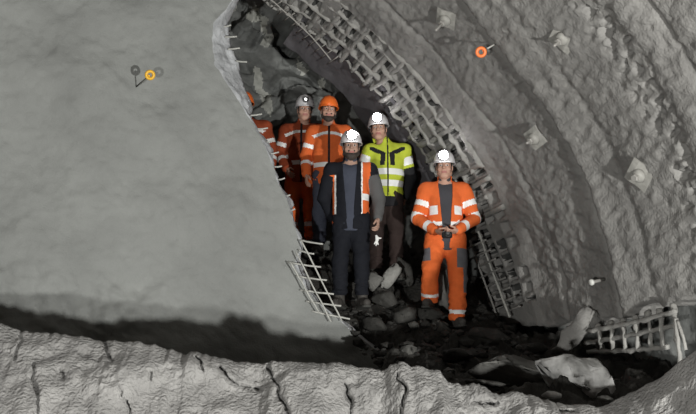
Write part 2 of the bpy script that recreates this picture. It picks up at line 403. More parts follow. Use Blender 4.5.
anchor(446, 19, .19, .5, (.0, -.25, -.1), 'square anchor plate near the top of the lining, left of the orange marker pin', bolt=.26)
anchor(563, 38, .21, .35, (.0, -.30, -.1), 'square anchor plate right of the orange marker pin, high on the lining', bolt=.2)
anchor(535, 138, .19, .1, (.0, -.30, -.05), 'square anchor plate on the lining to the right of the yellow jacket worker', bolt=.18)
anchor(640, 175, .215, .55, (.0, -.35, -.1), 'square anchor plate furthest right on the lining, below the rough rib', bolt=.12)
# bare bolt end
p = on_lining(601, 280, 5.17); n = np.array([-p[0], -1.2, -p[2]*1.0]); n /= np.linalg.norm(n)
t = empty('bolt_end', p); tag(t, 'single bare bolt end low on the lining with no plate', 'bolt')
a, b, n = frame_on(n, (0, 1, 0))
bm = lathe_bm([(.016, -.05), (.016, .1), (.014, .108)], 12); bmesh.ops.transform(bm, matrix=mat4(a, b, n), verts=bm.verts); bm_obj('shank', bm, M['nut'], t, True)
bm = lathe_bm([(.02, .10), (.029, .105), (.029, .122), (.022, .13)], 12); bmesh.ops.transform(bm, matrix=mat4(a, b, n), verts=bm.verts); bm_obj('head', bm, mat('pale_cap', (.55, .55, .52), .5), t, True)

def torus_bm(R, r, n=24, k=10):
    bm = bmesh.new(); V = [[bm.verts.new(((R+r*math.cos(2*math.pi*j/k))*math.cos(2*math.pi*i/n), (R+r*math.cos(2*math.pi*j/k))*math.sin(2*math.pi*i/n), r*math.sin(2*math.pi*j/k))) for j in range(k)] for i in range(n)]
    for i in range(n):
        for j in range(k): bm.faces.new((V[i][j], V[(i+1) % n][j], V[(i+1) % n][(j+1) % k], V[i][(j+1) % k]))
    return bm
def marker(base, tip, m, rodm, R, r, label, col):
    t = empty('marker_pin', base); tag(t, label, 'marker pin')
    base = np.array(base); tip = np.array(tip); dv = (tip-base)/np.linalg.norm(tip-base)
    tube('pin_rod', [np.zeros(3)-dv*.04, tip-base-dv*(R)], .0075, rodm, t)
    tc = tip-base
    nn = -tip/np.linalg.norm(tip); a, b, n = frame_on(nn)
    bm = torus_bm(R, r); bmesh.ops.transform(bm, matrix=mat4(a, b, n, tc), verts=bm.verts); bm_obj('ring', bm, m, t, True)
    bm = lathe_bm([(R*.33, -.02), (R*.33, .012), (R*.26, .016)], 12); bmesh.ops.transform(bm, matrix=mat4(a, b, n, tc-dv*R*.9), verts=bm.verts); bm_obj('clip', bm, m, t, True)
    a2, b2, n2 = frame_on(dv); bm = lathe_bm([(.011, -.02), (.012, .03)], 10)
    bmesh.ops.transform(bm, matrix=mat4(a2, b2, n2, tc-dv*(R+.02)), verts=bm.verts); bm_obj('ferrule', bm, M['nut'], t, True)
marker(on_face(137, 86), on_face(150, 75, YF-.38), M['yellow'], mat('dark_rod', (.10, .10, .09), .6), .036, .015, 'yellow ring marker pin on the smooth face at the left', 'yellow')
marker(on_lining(498, 42.5, 5.2), on_lining(481, 52, 4.98), M['orange_p'], M['rodgrey'], .036, .015, 'orange ring marker pin sticking out of the rough lining', 'orange')

# ------------------------------------------------------------------ reinforcement mesh
t = empty('wire_mesh', on_face(312, 285)); tag(t, 'torn wire mesh fringe sticking out of the broken edge of the smooth face', 'wire mesh')
def pxbar(seg, Y0, Y1, r, par, lump=.004):
    (x1, y1), (x2, y2) = seg
    A_ = on_face(x1, y1, Y0); B_ = on_face(x2, y2, Y1); m_ = (A_+B_)/2 + np.array([.0, -.008, -.006])
    tube('bar', local(par, [A_, m_, B_]), r, M['rodgrey'], par, 7, lump, 5)
for sg in [((300,240),(323,244)),((298,250),(314,254)),((287,262),(321,267)),((296,276),(327,280)),((300,290),(334,294)),((306,301),(341,306)),((312,311),(350,319))]:
    pxbar(sg, 11.36, 11.22, .0095, t)
for sg in [((301,240),(342,321)),((296,252),(331,322)),((290,262),(319,312))]:
    pxbar(sg, 11.27, 11.24, .0085, t)
for sg in [((223,27),(231,25)),((225,37),(237,36.5)),((228,49),(240,48)),((236,61),(247,62)),((250,115.5),(262,114)),((257,129),(268,128)),((264,142),(273,141)),((268,154),(279,152)),((273,167),(282,166)),((277,180),(285,178)),((284,196),(290,195)),((288,211),(295,209))]:
    pxbar(sg, 11.46, 11.40, .0085, t, .002)

# mesh of the lining, laid bare along its edge
t = empty('wire_mesh', cyl(11.8, math.radians(20), 5.1)); tag(t, 'bare wire mesh strip hanging from the lining beside the worker with the camera', 'wire mesh')
def lbar(pts, r, par, lump=.005, m='coat', sub=6, R=5.12):
    tube('bar', local(par, [cyl(y, f, rr) for y, f, rr in pts]), r, M[m], par, 7, lump, sub)
lbar([(*lin_yp(478, 231, 5.1), 5.1), (*lin_yp(491, 268, 5.1), 5.1), (*lin_yp(510, 317, 5.1), 5.1)], .012, t, .004, 'rodgrey')
lbar([(*lin_yp(470, 240, 5.16), 5.16), (*lin_yp(482, 275, 5.16), 5.16), (*lin_yp(498, 318, 5.16), 5.16)], .013, t, .006)
for k in range(8):
    f_ = k/7; x0, y0 = 470+34*f_, 247+66*f_
    lbar([(*lin_yp(x0-5, y0+3, 5.2), 5.2), (*lin_yp(x0+9, y0-4, 5.09), 5.09), (*lin_yp(x0+16, y0-7, 5.12), 5.12)], .012, t, .006)

t = empty('wire_mesh', cyl(11.95, math.radians(52), 5.2)); tag(t, 'shotcrete coated wire mesh grid along the upper edge of the lining above the helmets', 'wire mesh')
def dens(f0, f1, y, rr): return [(y, f, rr) for f in np.linspace(f0, f1, 9)]
R_ = math.radians
for i, y in enumerate([10.98, 11.22, 11.49, 11.76, 12.02]):
    lbar(dens(R_(25 if i > 1 else 30), R_(76), y, 5.232 if i < 4 else 5.205), .037 if i < 4 else .020, t, .026, 'coat', 12)
ks = np.arange(R_(25), R_(74), .165/5.2)
for k, f_ in enumerate(ks):
    y0 = 10.95 if random.random() < .5 else 11.2
    lbar([(y0, f_, 5.24), (11.7, f_+.004*random.uniform(-1, 1), 5.225), (12.02+random.uniform(-.02, .12), f_+.01*random.uniform(-1, 1), 5.20)], .032, t, .022, 'coat', 7)

t = empty('wire_mesh', cyl(12.2, R_(58), 5.1)); tag(t, 'thin bare mesh wire with short cross ticks against the dark rock near the top', 'wire mesh')
Bp = [on_lining(262, -8, 5.12), on_lining(292, 18, 5.12), on_lining(312, 37, 5.12), on_lining(331, 60, 5.12)]
tube('bar', local(t, Bp), .0075, M['dustrod'], t, 7, .002, 8)
for k in range(11):
    f_ = k/10; q = np.array([270+62*f_, -2+62*f_]); 
    tube('bar', local(t, [on_lining(q[0]-5, q[1]+4, 5.13), on_lining(q[0]+6, q[1]-3.5, 5.13)]), .007, M['dustrod'], t, 6, .002, 3)

t = empty('wire_mesh', on_lining(640, 335, 5.1)); tag(t, 'exposed wire mesh square grid under the lower right edge of the lining', 'wire mesh')
for i, (x1, y1, x2, y2) in enumerate([(598,326,602,351),(610.5,323,614,351),(623,320,626,350),(635.5,316,639,350),(648,312,652,348),(660,309,664,348),(673.5,304,677,342)]):
    tube('bar', local(t, [on_lining(x1, y1, 5.13), on_lining((x1+x2)/2, (y1+y2)/2, 5.06), on_lining(x2, y2, 5.08)]), [.03, .018, .024], M['coat'], t, 8, .016, 8)
for i, q in enumerate([[(586,343),(610,339),(640,333),(679,325)],[(588,352),(612,351),(640,350),(668,347)],[(588,331),(612,327),(640,321),(676,311)]]):
    tube('bar', local(t, [on_lining(x, y, 5.07) for x, y in q]), .021, M['coat'], t, 8, .012, 10)
tube('bar', local(t, [on_lining(676, 318, 5.05), on_lining(678, 340, 5.0), on_lining(680, 364, 4.98)]), .02, M['coat'], t, 7, .014, 8)
tube('bar', local(t, [on_lining(678, 320, 5.05), on_lining(683, 336, 5.02), on_lining(686, 350, 5.02)]), .014, M['coat'], t, 7, .01, 6)

# hanging shard of shotcrete
def rock_obj(name, c, size, m, seed, rot=0.0, sub=2, rough=.05, pts=16, cuts=True, extra=None):
    rnd = random.Random(seed); bm = bmesh.new()
    for k in range(pts):
        v_ = Vector((rnd.gauss(0, 1), rnd.gauss(0, 1), rnd.gauss(0, 1))).normalized()*rnd.uniform(.85, 1.05)
        bm.verts.new((v_.x*size[0]/2, v_.y*size[1]/2, v_.z*size[2]/2))
    bmesh.ops.convex_hull(bm, input=bm.verts[:])
    bmesh.ops.delete(bm, geom=[v_ for v_ in bm.verts if not v_.link_faces], context='VERTS')
    bmesh.ops.triangulate(bm, faces=bm.faces[:])
    bmesh.ops.bevel(bm, geom=bm.edges[:], offset=min(size)*.05, segments=2, affect='EDGES', clamp_overlap=True)
    bmesh.ops.triangulate(bm, faces=bm.faces[:])
    for _ in range(2): bmesh.ops.subdivide_edges(bm, edges=[e for e in bm.edges if e.calc_length() > .05], cuts=1)
    bmesh.ops.triangulate(bm, faces=bm.faces[:])
    co_ = np.array([v_.co[:] for v_ in bm.verts]); nn = np.array([v_.normal[:] for v_ in bm.verts])
    co_ = co_ + nn*(rough*max(size)*.5*fbm(co_*(3/max(size))+seed*3.7, 4, seed))[:, None]
    R3_ = np.array(Matrix.Rotation(rot, 3, Vector(np.array([cf[0], cf[1], 0])/math.hypot(cf[0], cf[1]))))@np.array(Matrix.Rotation(rnd.uniform(-.3, .3)-PS, 3, 'Z'))
    co_ = co_@R3_.T
    for v_, q in zip(bm.verts, co_): v_.co = q
    o = bm_obj(name, bm, m, None, True); o.location = c
    return o
M['rk_dark'] = mat('dark_rock', (.036, .035, .032), .75, .4, 4, .6, 22, .02)
M['rk_mid'] = mat('grey_rock', (.105, .103, .096), .8, .3, 5, .6, 24, .02)
M['rk_light'] = mat('light_grey_rock', (.21, .208, .195), .8, .3, 5, .6, 24, .02)
M['rk_pale'] = mat('pale_mottled_rock', (.40, .395, .38), .85, .55, 5.5, .6, 20, .02, second=(.72, .715, .70), detail=3)  # pale grey mottled with lighter patches by noise
V_, F_ = tube_data([on_lining(593, 316, 5.2), on_lining(586, 327, 5.1), on_lining(574, 336, 5.02), on_lining(563, 346, 4.95), on_lining(553, 355, 4.9)], [.12, .10, .075, .06, .03], 14)
c0 = V_.mean(0); V_ = V_-c0
bm = bmesh.new(); vs = [bm.verts.new(q) for q in V_]
for f_ in F_: bm.faces.new([vs[i] for i in f_])
bmesh.ops.subdivide_edges(bm, edges=bm.edges[:], cuts=2, use_grid_fill=True)
for v_ in bm.verts: v_.co += Vector((fbm(np.array([v_.co[:]])*7, 3, 2)[0]*.05, 0, fbm(np.array([v_.co[:]])*7+9, 3, 3)[0]*.06))
o = bm_obj('shotcrete_shard', bm, M['lining'], None, True); o.location = c0
tag(o, 'grey tongue of loose shotcrete hanging down left of the lower mesh grid', 'shotcrete shard')

# ------------------------------------------------------------------ rocks of the muck pile
def place_rock(px, py, D, w, h, m, seed, rot, label, dep=None, sink=.25, rough=.06, pts=16, name='rock'):
    s = D/F; size = (w*s, (dep or (w+h)/2)*s, h*s)
    o = rock_obj(name, at(px, py, D), size, M[m], seed, rot, rough=rough, pts=pts)
    return tag(o, label, 'rock', 'loose rocks on the muck slope')
place_rock(575, 385, 9.0, 100, 64, 'rk_pale', 62, .2, 'biggest pale boulder with mottled lighter patches in front of the mesh grid', 46, rough=.09, pts=15, name='boulder')
place_rock(512, 374, 9.5, 100, 44, 'rk_mid', 5, .05, 'broad darker slab rock leaning against the left side of the pale boulder', 52, name='boulder')
place_rock(487, 343, 11.2, 56, 36, 'rk_dark', 8, .1, 'large dark rock below and right of the worker with the camera', 44)
place_rock(410, 353, 10.6, 34, 17, 'rk_mid', 21, -.05, 'rounded grey rock low on the slope above the ridge, left of centre', 30)
place_rock(428, 349, 11.0, 24, 16, 'rk_dark', 25, .3, 'dark rock directly below the raised boot of the camera worker', 22)
place_rock(458, 356, 10.4, 44, 20, 'rk_dark', 27, .0, 'flat dark rock below the standing boot of the camera worker', 34)
place_rock(441, 284, 12.4, 22, 66, 'rk_light', 31, -.12, 'tall grey rock standing behind the legs of the camera worker', 24)
place_rock(428, 314, 12.0, 34, 22, 'rk_dark', 33, .15, 'dark rock under the raised boot of the camera worker', 30)
place_rock(391, 276, 12.45, 17, 40, 'rk_light', 35, .6, 'slanted grey rock beside the dark legs of the bearded worker', 16)
place_rock(376, 281, 12.35, 20, 24, 'rk_mid', 37, .1, 'round grey rock touching the trousers of the bearded worker', 18)
place_rock(405, 274, 12.75, 16, 44, 'rk_mid', 39, -.2, 'narrow upright rock left of the camera worker\'s orange trousers', 18)
place_rock(387, 299, 12.15, 34, 22, 'rk_dark', 41, .1, 'dark rock on the slope between the bearded worker and the camera worker', 26)
place_rock(405, 315, 11.8, 30, 20, 'rk_dark', 43, -.2, 'dark angular rock in the hollow left of the raised boot', 24)
place_rock(375, 326, 12.0, 36, 20, 'rk_dark', 45, .2, 'dark rock at the feet of the bearded worker', 26)
place_rock(642, 374, 9.6, 11, 9, 'rk_mid', 47, .2, 'small pale stone alone in the dark hollow below the mesh grid', 9)
place_rock(530, 352, 10.9, 40, 20, 'rk_dark', 49, -.1, 'dark rock behind the pale boulder under the lining edge', 30)
place_rock(484, 383, 8.75, 48, 7, 'rk_dark', 51, .12, 'thin dark slab lying on the crest of the ridge', 20)
place_rock(605, 399, 8.15, 20, 9, 'rk_mid', 53, .1, 'small grey stone at the right foot of the pale boulder', 14)
place_rock(552, 395, 8.5, 26, 9, 'rk_pale', 55, .05, 'small pale stone at the front foot of the pale boulder', 16)

# loose gravel between the rocks (uncountable)
rnd = np.random.RandomState(3); n_ = 1500
gx_ = rnd.uniform(1.9, 5.4, n_); gy_ = rnd.uniform(8.6, 12.6, n_)
Dd = np.stack([gx_, gy_, gx_*0], -1)@cf
okm = (gx_-1.6 > (gy_-13)*-.05); gz_ = muck_z(gx_, gy_); okm &= ~((gy_ < YF+.5) & (gx_ < 3.2))
px_ = 348+F*(np.stack([gx_, gy_, gz_], -1)@cr)/(np.stack([gx_, gy_, gz_], -1)@cf)
okm &= (np.stack([gx_, gy_, gz_], -1)@cf) > np.interp(px_, cr_[:, 0], cr_[:, 1])+.6
okm &= np.hypot(gx_, gz_) < 5.0
ico = np.array([[0,0,1],[.89,0,.45],[.28,.85,.45],[-.72,.53,.45],[-.72,-.53,.45],[.28,-.85,.45],[.72,.53,-.45],[-.28,.85,-.45],[-.89,0,-.45],[-.28,-.85,-.45],[.72,-.53,-.45],[0,0,-1]])
icf = [(0,1,2),(0,2,3),(0,3,4),(0,4,5),(0,5,1),(1,6,2),(2,7,3),(3,8,4),(4,9,5),(5,10,1),(6,7,2),(7,8,3),(8,9,4),(9,10,5),(10,6,1),(11,7,6),(11,8,7),(11,9,8),(11,10,9),(11,6,10)]
GV, GF, GI = [], [], []
for k in np.where(okm)[0]:
    s_ = .02+.055*rnd.rand()**2.5; q = ico*(.6+.6*rnd.rand(12, 1))*s_*np.array([1.2, 1.2, .8]); an = rnd.rand()*6.28
    q = q@np.array([[math.cos(an), -math.sin(an), 0], [math.sin(an), math.cos(an), 0], [0, 0, 1]])
    b_ = len(GV)*12; GV.append(q+np.array([gx_[k], gy_[k], gz_[k]+s_*.15])); GF += [[i+b_ for i in f_] for f_ in icf]; GI += [int(rnd.rand() < .15)]*20
o = mesh_obj('gravel', np.concatenate(GV), GF, [M['rk_dark'], M['rk_mid']], None, GI, False)
tag(o, 'loose dark gravel scattered over the muck slope', 'gravel', kind='stuff')

# ------------------------------------------------------------------ signed-distance bodies
def euler(rx=0, ry=0, rz=0): return np.array(Matrix.Rotation(rz, 3, 'Z')@Matrix.Rotation(ry, 3, 'Y')@Matrix.Rotation(rx, 3, 'X'))
class SDF:
    def __init__(s, lo, hi, h):
        s.lo = np.array(lo, float); s.h = h; n = np.ceil((np.array(hi)-s.lo)/h).astype(int)+1
        s.n = n; s.F = np.full(n, 9.0, np.float32); s.ax = [s.lo[i]+h*np.arange(n[i]) for i in range(3)]
    def sub(s, lo, hi):
        i0 = np.clip(np.floor((np.array(lo)-s.lo)/s.h).astype(int), 0, s.n); i1 = np.clip(np.ceil((np.array(hi)-s.lo)/s.h).astype(int)+1, 0, s.n)
        sl = tuple(slice(a, b) for a, b in zip(i0, i1))
        return sl, np.ix_(s.ax[0][sl[0]], s.ax[1][sl[1]], s.ax[2][sl[2]])
    def put(s, sl, d, k, op):
        Fv = s.F[sl]
        if op == 'add':
            if k: hh = np.maximum(k-np.abs(Fv-d), 0)/k; s.F[sl] = np.minimum(Fv, d)-hh*hh*k*.25
            else: s.F[sl] = np.minimum(Fv, d)
        else:
            d = -d
            if k: hh = np.maximum(k-np.abs(Fv-d), 0)/k; s.F[sl] = np.maximum(Fv, d)+hh*hh*k*.25
            else: s.F[sl] = np.maximum(Fv, d)
    def cone(s, a, b, r1, r2=None, k=.02, sq=(1, 1, 1), op='add'):
        r2 = r1 if r2 is None else r2; a = np.array(a, float); b = np.array(b, float); sq = np.array(sq, float)
        m = max(r1, r2)+k+2*s.h
        lo = np.minimum(a, b)-m/np.minimum(sq, 1)-.01; hi = np.maximum(a, b)+m/np.minimum(sq, 1)+.01
        sl, (X, Y, Z) = s.sub(lo, hi)
        if min(x.size for x in (X, Y, Z)) == 0: return
        X, Y, Z = (X-a[0])*sq[0], (Y-a[1])*sq[1], (Z-a[2])*sq[2]; v = (b-a)*sq; L = max((v**2).sum(), 1e-9)
        t = np.clip((X*v[0]+Y*v[1]+Z*v[2])/L, 0, 1)
        d = np.sqrt((X-t*v[0])**2+(Y-t*v[1])**2+(Z-t*v[2])**2)-(r1+(r2-r1)*t)
        s.put(sl, (d/sq.max()*1.0 if sq.max() > 1 else d).astype(np.float32), k, op)
    def ell(s, c, r, k=.02, R=None, op='add'):
        c = np.array(c, float); r = np.array(r, float); m = r.max()+k+2*s.h
        sl, (X, Y, Z) = s.sub(c-m, c+m)
        if min(x.size for x in (X, Y, Z)) == 0: return
        X, Y, Z = X-c[0], Y-c[1], Z-c[2]
        if R is not None:
            X, Y, Z = (X*R[0, 0]+Y*R[1, 0]+Z*R[2, 0], X*R[0, 1]+Y*R[1, 1]+Z*R[2, 1], X*R[0, 2]+Y*R[1, 2]+Z*R[2, 2])
        q = np.sqrt((X/r[0])**2+(Y/r[1])**2+(Z/r[2])**2); g = np.sqrt((X/r[0]**2)**2+(Y/r[1]**2)**2+(Z/r[2]**2)**2)+1e-6
        s.put(sl, (q*(q-1)/g).astype(np.float32), k, op)
    def cut(s, n, o):     # keep the side where dot(p-o, n) < 0
        X, Y, Z = np.ix_(*s.ax); d = (X-o[0])*n[0]+(Y-o[1])*n[1]+(Z-o[2])*n[2]
        s.F = np.maximum(s.F, d.astype(np.float32))
    def mesh(s):
        F_ = s.F; F_ = np.where(np.abs(F_) < 1e-6, 1e-6, F_); Sg = F_ < 0
        c = np.zeros(s.n-1, np.int8)
        for a in (0, 1):
            for b in (0, 1):
                for e in (0, 1): c += Sg[a:s.n[0]-1+a, b:s.n[1]-1+b, e:s.n[2]-1+e]
        act = (c > 0) & (c < 8); I = np.argwhere(act); ids = np.full(s.n-1, -1, np.int64); ids[act] = np.arange(len(I))
        acc = np.zeros((len(I), 3)); cnt = np.zeros(len(I))
        for ax in range(3):
            o1, o2 = [x for x in range(3) if x != ax]
            for a in (0, 1):
                for b in (0, 1):
                    p = np.zeros(3, int); p[o1] = a; p[o2] = b; q = p.copy(); q[ax] = 1
                    f0 = F_[tuple((I+p).T)]; f1 = F_[tuple((I+q).T)]; m = (f0 < 0) != (f1 < 0)
                    t = np.where(m, f0/np.where(m, f0-f1, 1), 0); pos = np.repeat(p[None, :].astype(float), len(I), 0); pos[:, ax] += t
                    acc += pos*m[:, None]; cnt += m
        V = s.lo+s.h*(I+acc/np.maximum(cnt, 1)[:, None]); Q = []
        for ax in range(3):
            o1, o2 = (ax+1) % 3, (ax+2) % 3
            sl0 = [slice(None)]*3; sl1 = [slice(None)]*3; sl0[ax] = slice(0, -1); sl1[ax] = slice(1, None)
            A_ = Sg[tuple(sl0)]; B_ = Sg[tuple(sl1)]; E_ = np.argwhere(A_ != B_)
            E_ = E_[(E_[:, o1] > 0) & (E_[:, o2] > 0) & (E_[:, o1] < s.n[o1]-1) & (E_[:, o2] < s.n[o2]-1)]
            ins = A_[tuple(E_.T)]; e1 = np.zeros(3, int); e1[o1] = 1; e2 = np.zeros(3, int); e2[o2] = 1
            q = np.stack([ids[tuple((E_-e1-e2).T)], ids[tuple((E_-e2).T)], ids[tuple(E_.T)], ids[tuple((E_-e1).T)]], -1)
            q[~ins] = q[~ins][:, ::-1]; Q.append(q)
        return V, np.concatenate(Q)

M['skin'] = mat('skin', (.46, .27, .20), .55, .08, 20, .1, 120, .002, spec=.35)
M['skin_dusty'] = mat('dusty_skin', (.40, .25, .19), .6, .1, 18, .1, 120, .002)
M['lip'] = mat('lips', (.36, .15, .13), .5)
M['eye'] = mat('eye_white', (.6, .58, .55), .3); M['iris'] = mat('dark_iris', (.03, .022, .018), .25)
M['hair'] = mat('dark_hair', (.028, .022, .018), .7, .3, 40, .6, 160, .006)
M['beard'] = mat('dark_beard', (.05, .04, .034), .8, .3, 50, .6, 180, .006)
def cloth(name, c, rough=.85, var=.12): return mat(name, c, rough, var, 7, .35, 45, .008, spec=.2)
M['orange'] = cloth('orange_workwear', (.68, .135, .033)); M['orange_dk'] = cloth('shaded_orange_workwear', (.30, .060, .024), var=.22); M['orange_mid'] = cloth('worn_orange_workwear', (.60, .12, .03), var=.18)  # orange_dk: orange darkened to hold the shade on the rear jackets
M['lime'] = cloth('lime_yellow_workwear', (.47, .54, .05)); M['black'] = cloth('black_fabric', (.016, .016, .018))
M['silver'] = mat('reflective_tape', (.78, .79, .78), .4, spec=.6)
M['navy'] = cloth('dark_navy_fabric', (.009, .010, .014)); M['blue'] = cloth('blue_grey_shirt', (.055, .062, .085)); M['grey'] = cloth('grey_fabric', (.095, .095, .095))
M['shirt'] = cloth('charcoal_shirt', (.055, .055, .062)); M['brown'] = cloth('dark_brown_trousers', (.03, .02, .018)); M['patch'] = cloth('grey_patch_fabric', (.12, .12, .13))
M['boot'] = mat('dusty_boot_leather', (.05, .046, .042), .7, .4, 14, .4, 50, .006); M['sole'] = mat('boot_sole', (.06, .06, .055), .9)
M['hwhite'] = mat('white_helmet_shell', (.58, .57, .58), .35, .04, 8, spec=.5); M['horange'] = mat('orange_helmet_shell', (.85, .17, .03), .35, spec=.5)
M['blackp'] = mat('black_plastic', (.02, .02, .02), .4, spec=.5)
M['lamp_on'] = emis('lit_lamp_lens', (1.0, .98, 1.0), 60); M['lamp_dim'] = emis('dim_lamp_lens', (1.0, .99, .97), 3)

HC = np.array([0, -.012, 1.655]); NECK = np.array([0, .01, 1.50])
def headR(p): return euler(p.get('nod', 0), p.get('roll', 0), p.get('turn', 0))
def hp(P_, R, off): return (np.array(P_, float)-NECK)@R.T + NECK + off
def hand(g, Wr, dirv, palm, side, curl=.5, k=.006):
    """palm plus four bent fingers and a thumb; side = direction from little finger to thumb"""
    d = np.array(dirv, float); d /= np.linalg.norm(d); n = np.array(palm, float); n -= d*np.dot(n, d); n /= np.linalg.norm(n)
    s_ = np.cross(d, n); s_ = s_*np.sign(np.dot(s_, side)) if abs(np.dot(s_, side)) > 1e-6 else s_
    Wr = np.array(Wr, float)
    for o_ in (-.026, -.009, .009, .026): g.cone(Wr+s_*o_*.6, Wr+d*.085+s_*o_, .016, .0135, .012)
    for o_, L in ((.030, .072), (.0105, .08), (-.0105, .075), (-.030, .058)):
        a = Wr+d*.088+s_*o_; c1, c2, c3 = curl*.6, curl*1.5, curl*2.3
        b = a+(d*math.cos(c1)+n*math.sin(c1)+s_*o_*2)*L*.45; c = b+(d*math.cos(c2)+n*math.sin(c2))*L*.33; e = c+(d*math.cos(c3)+n*math.sin(c3))*L*.26
        g.cone(a, b, .0095, .0088, k); g.cone(b, c, .0088, .008, k); g.cone(c, e, .008, .007, k)
    a = Wr+d*.03+s_*.024; b = a+(d*.6+s_*.65+n*.35)*.045; c = b+(d*.85+s_*.15+n*.4)*.032; e = c+(d*.85+n*.45)*.02
    g.cone(a, b, .014, .0115, .01); g.cone(b, c, .0115, .0095, k); g.cone(c, e, .0095, .008, k)

def segd(P_, a, b):
    a = np.array(a, float); b = np.array(b, float); v = b-a; t = np.clip(((P_-a)@v)/(v@v), 0, 1)
    return np.linalg.norm(P_-a-t[:, None]*v, axis=1), t

def person(label, loc, rz, sc, p, outfit, lod=1.0):
    root = empty('person', loc, rz, sc); tag(root, label, 'person', 'workers standing in the breakthrough')
    R = headR(p); off = np.array(p.get('head', (0, 0, 0)), float); H = lambda q: hp(q, R, off)
    shw = p.get('shw', .185); lean = np.array(p.get('lean', (0, 0, 0)), float)
    sh = {s: np.array([s*shw, 0.012, 1.425])+lean for s in (-1, 1)}
    el = {s: np.array(p['el'][s], float) for s in (-1, 1)}; wr = {s: np.array(p['wr'][s], float) for s in (-1, 1)}
    hip = {s: np.array([s*.088, 0, .92]) for s in (-1, 1)}
    kn = {s: np.array(p['kn'][s], float) for s in (-1, 1)}; an = {s: np.array(p['an'][s], float) for s in (-1, 1)}
    fdir = {s: np.array(p.get('toe', {}).get(s, (s*.25, -1, 0)), float) for s in (-1, 1)}
    allp = np.array([*sh.values(), *el.values(), *wr.values(), *kn.values(), *an.values(), [0, 0, 1.9]])
    lo = allp.min(0)-.34; hi = allp.max(0)+.34; lo[2] = min(an[-1][2], an[1][2])-.14; hi[2] = 1.86+off[2]
    # ---- body: one continuous surface
    g = SDF(lo, hi, .0062/lod)
    tr = [(0, 0, .93), (lean*.4+[0, 0, 1.12]), (lean*.8+[0, 0, 1.3])]
    g.cone(tr[0], tr[1], .128, .116, .05, (1, 1.35, 1)); g.cone(tr[1], tr[2], .116, .138, .05, (1, 1.45, 1))
    g.cone(sh[-1]*.85+[0, 0, .2], sh[1]*.85+[0, 0, .2], .06, .06, .05) if False else g.cone(sh[-1], sh[1], .050, .050, .04)
    nb = np.array([0, .012, 1.44])+lean
    g.cone(nb, H((0, 0, 1.60)), .062, .056, .035)
    for s in (-1, 1):
        g.cone(nb+[s*.03, .01, .03], sh[s], .05, .05, .04)
        g.cone(sh[s], el[s], .054, .042, .03); g.cone(el[s], wr[s], .044, .028, .02)
        hd = p.get('hand', {}).get(s) or {}
        d_ = hd.get('dir', wr[s]-el[s]); hand(g, wr[s], d_, hd.get('palm', (-s, .2, 0)), hd.get('side', (0, -1, 0)), hd.get('curl', .45))
        g.cone(hip[s], kn[s], .088, .058, .05); g.cone(kn[s], an[s], .060, .040, .02)
        f_ = fdir[s]/np.linalg.norm(fdir[s]); g.cone(an[s]+f_*-.04+[0, 0, -.04], an[s]+f_*.13+[0, 0, -.055], .036, .03, .02)
    # head
    g.ell(H((0, .012, 1.685)), (.077, .097, .095), .02, R); g.ell(H((0, -.03, 1.635)), (.063, .072, .085), .03, R)
    g.cone(H((0, -.045, 1.575)), H((0, -.075, 1.562)), .036, .026, .03)
    for s in (-1, 1):
        g.cone(H((s*.056, .0, 1.60)), H((s*.022, -.07, 1.562)), .024, .022, .025)
        g.ell(H((s*.046, -.066, 1.630)), (.022, .020, .020), .02, R)
        g.cone(H((s*.012, -.091, 1.690)), H((s*.048, -.076, 1.690)), .012, .012, .014)
        g.ell(H((s*.032, -.105, 1.667)), (.019, .018, .012), .012, R, 'sub')
        g.ell(H((s*.032, -.082, 1.667)), (.0135, .0135, .0125), .003, R)
        g.ell(H((s*.080, .008, 1.655)), (.010, .020, .032), .008, R)
        g.ell(H((s*.012, -.110, 1.633)), (.009, .010, .008), .006, R)
    g.cone(H((0, -.092, 1.688)), H((0, -.118, 1.640)), .010, .0135, .012)
    g.cone(H((-.02, -.090, 1.604)), H((.02, -.090, 1.604)), .0075, None, .006); g.cone(H((-.017, -.089, 1.593)), H((.017, -.089, 1.593)), .0085, None, .006)
    V, Q = g.mesh(); C = V[Q].mean(1); Lc = (C-off-NECK)@R+NECK; idx = np.zeros(len(Q), int)
    m = (np.abs(Lc[:, 0]) < .026) & (np.abs(Lc[:, 2]-1.598) < .012) & (Lc[:, 1] < -.088); idx[m] = 1
    for s in (-1, 1):
        e = np.array([s*.032, -.084, 1.667]); m = (np.linalg.norm(Lc-e, axis=1) < .0155) & (Lc[:, 1] < -.085) & (np.abs(Lc[:, 2]-1.667) < .0085); idx[m] = 2
        m2 = m & (np.abs(Lc[:, 0]-s*.032) < .0065); idx[m2] = 3
        m = (np.abs(Lc[:, 2]-1.692-.004*np.cos((Lc[:, 0]-s*.03)*60)) < .0065) & (np.abs(Lc[:, 0]-s*.032) < .022) & (Lc[:, 1] < -.07); idx[m] = 4
    mesh_obj('body', V, Q, [M[p.get('skin', 'skin')], M['lip'], M['eye'], M['iris'], M['hair']], root, idx)
    # ---- hair
    hx = SDF(H((0, 0, 1.68))-.2, H((0, 0, 1.68))+.2, .008)
    hx.ell(H((0, .018, 1.682)), (.084, .099, .098), .01, R); hx.cone(H((0, -.12, 1.64)), H((0, -.09, 1.70)), .088, .075, .012, op='sub'); hx.cone(H((0, -.02, 1.50)), H((0, -.03, 1.58)), .09, .085, .012, op='sub')
    V, Q = hx.mesh(); mesh_obj('hair', V, Q, M['hair'], root)
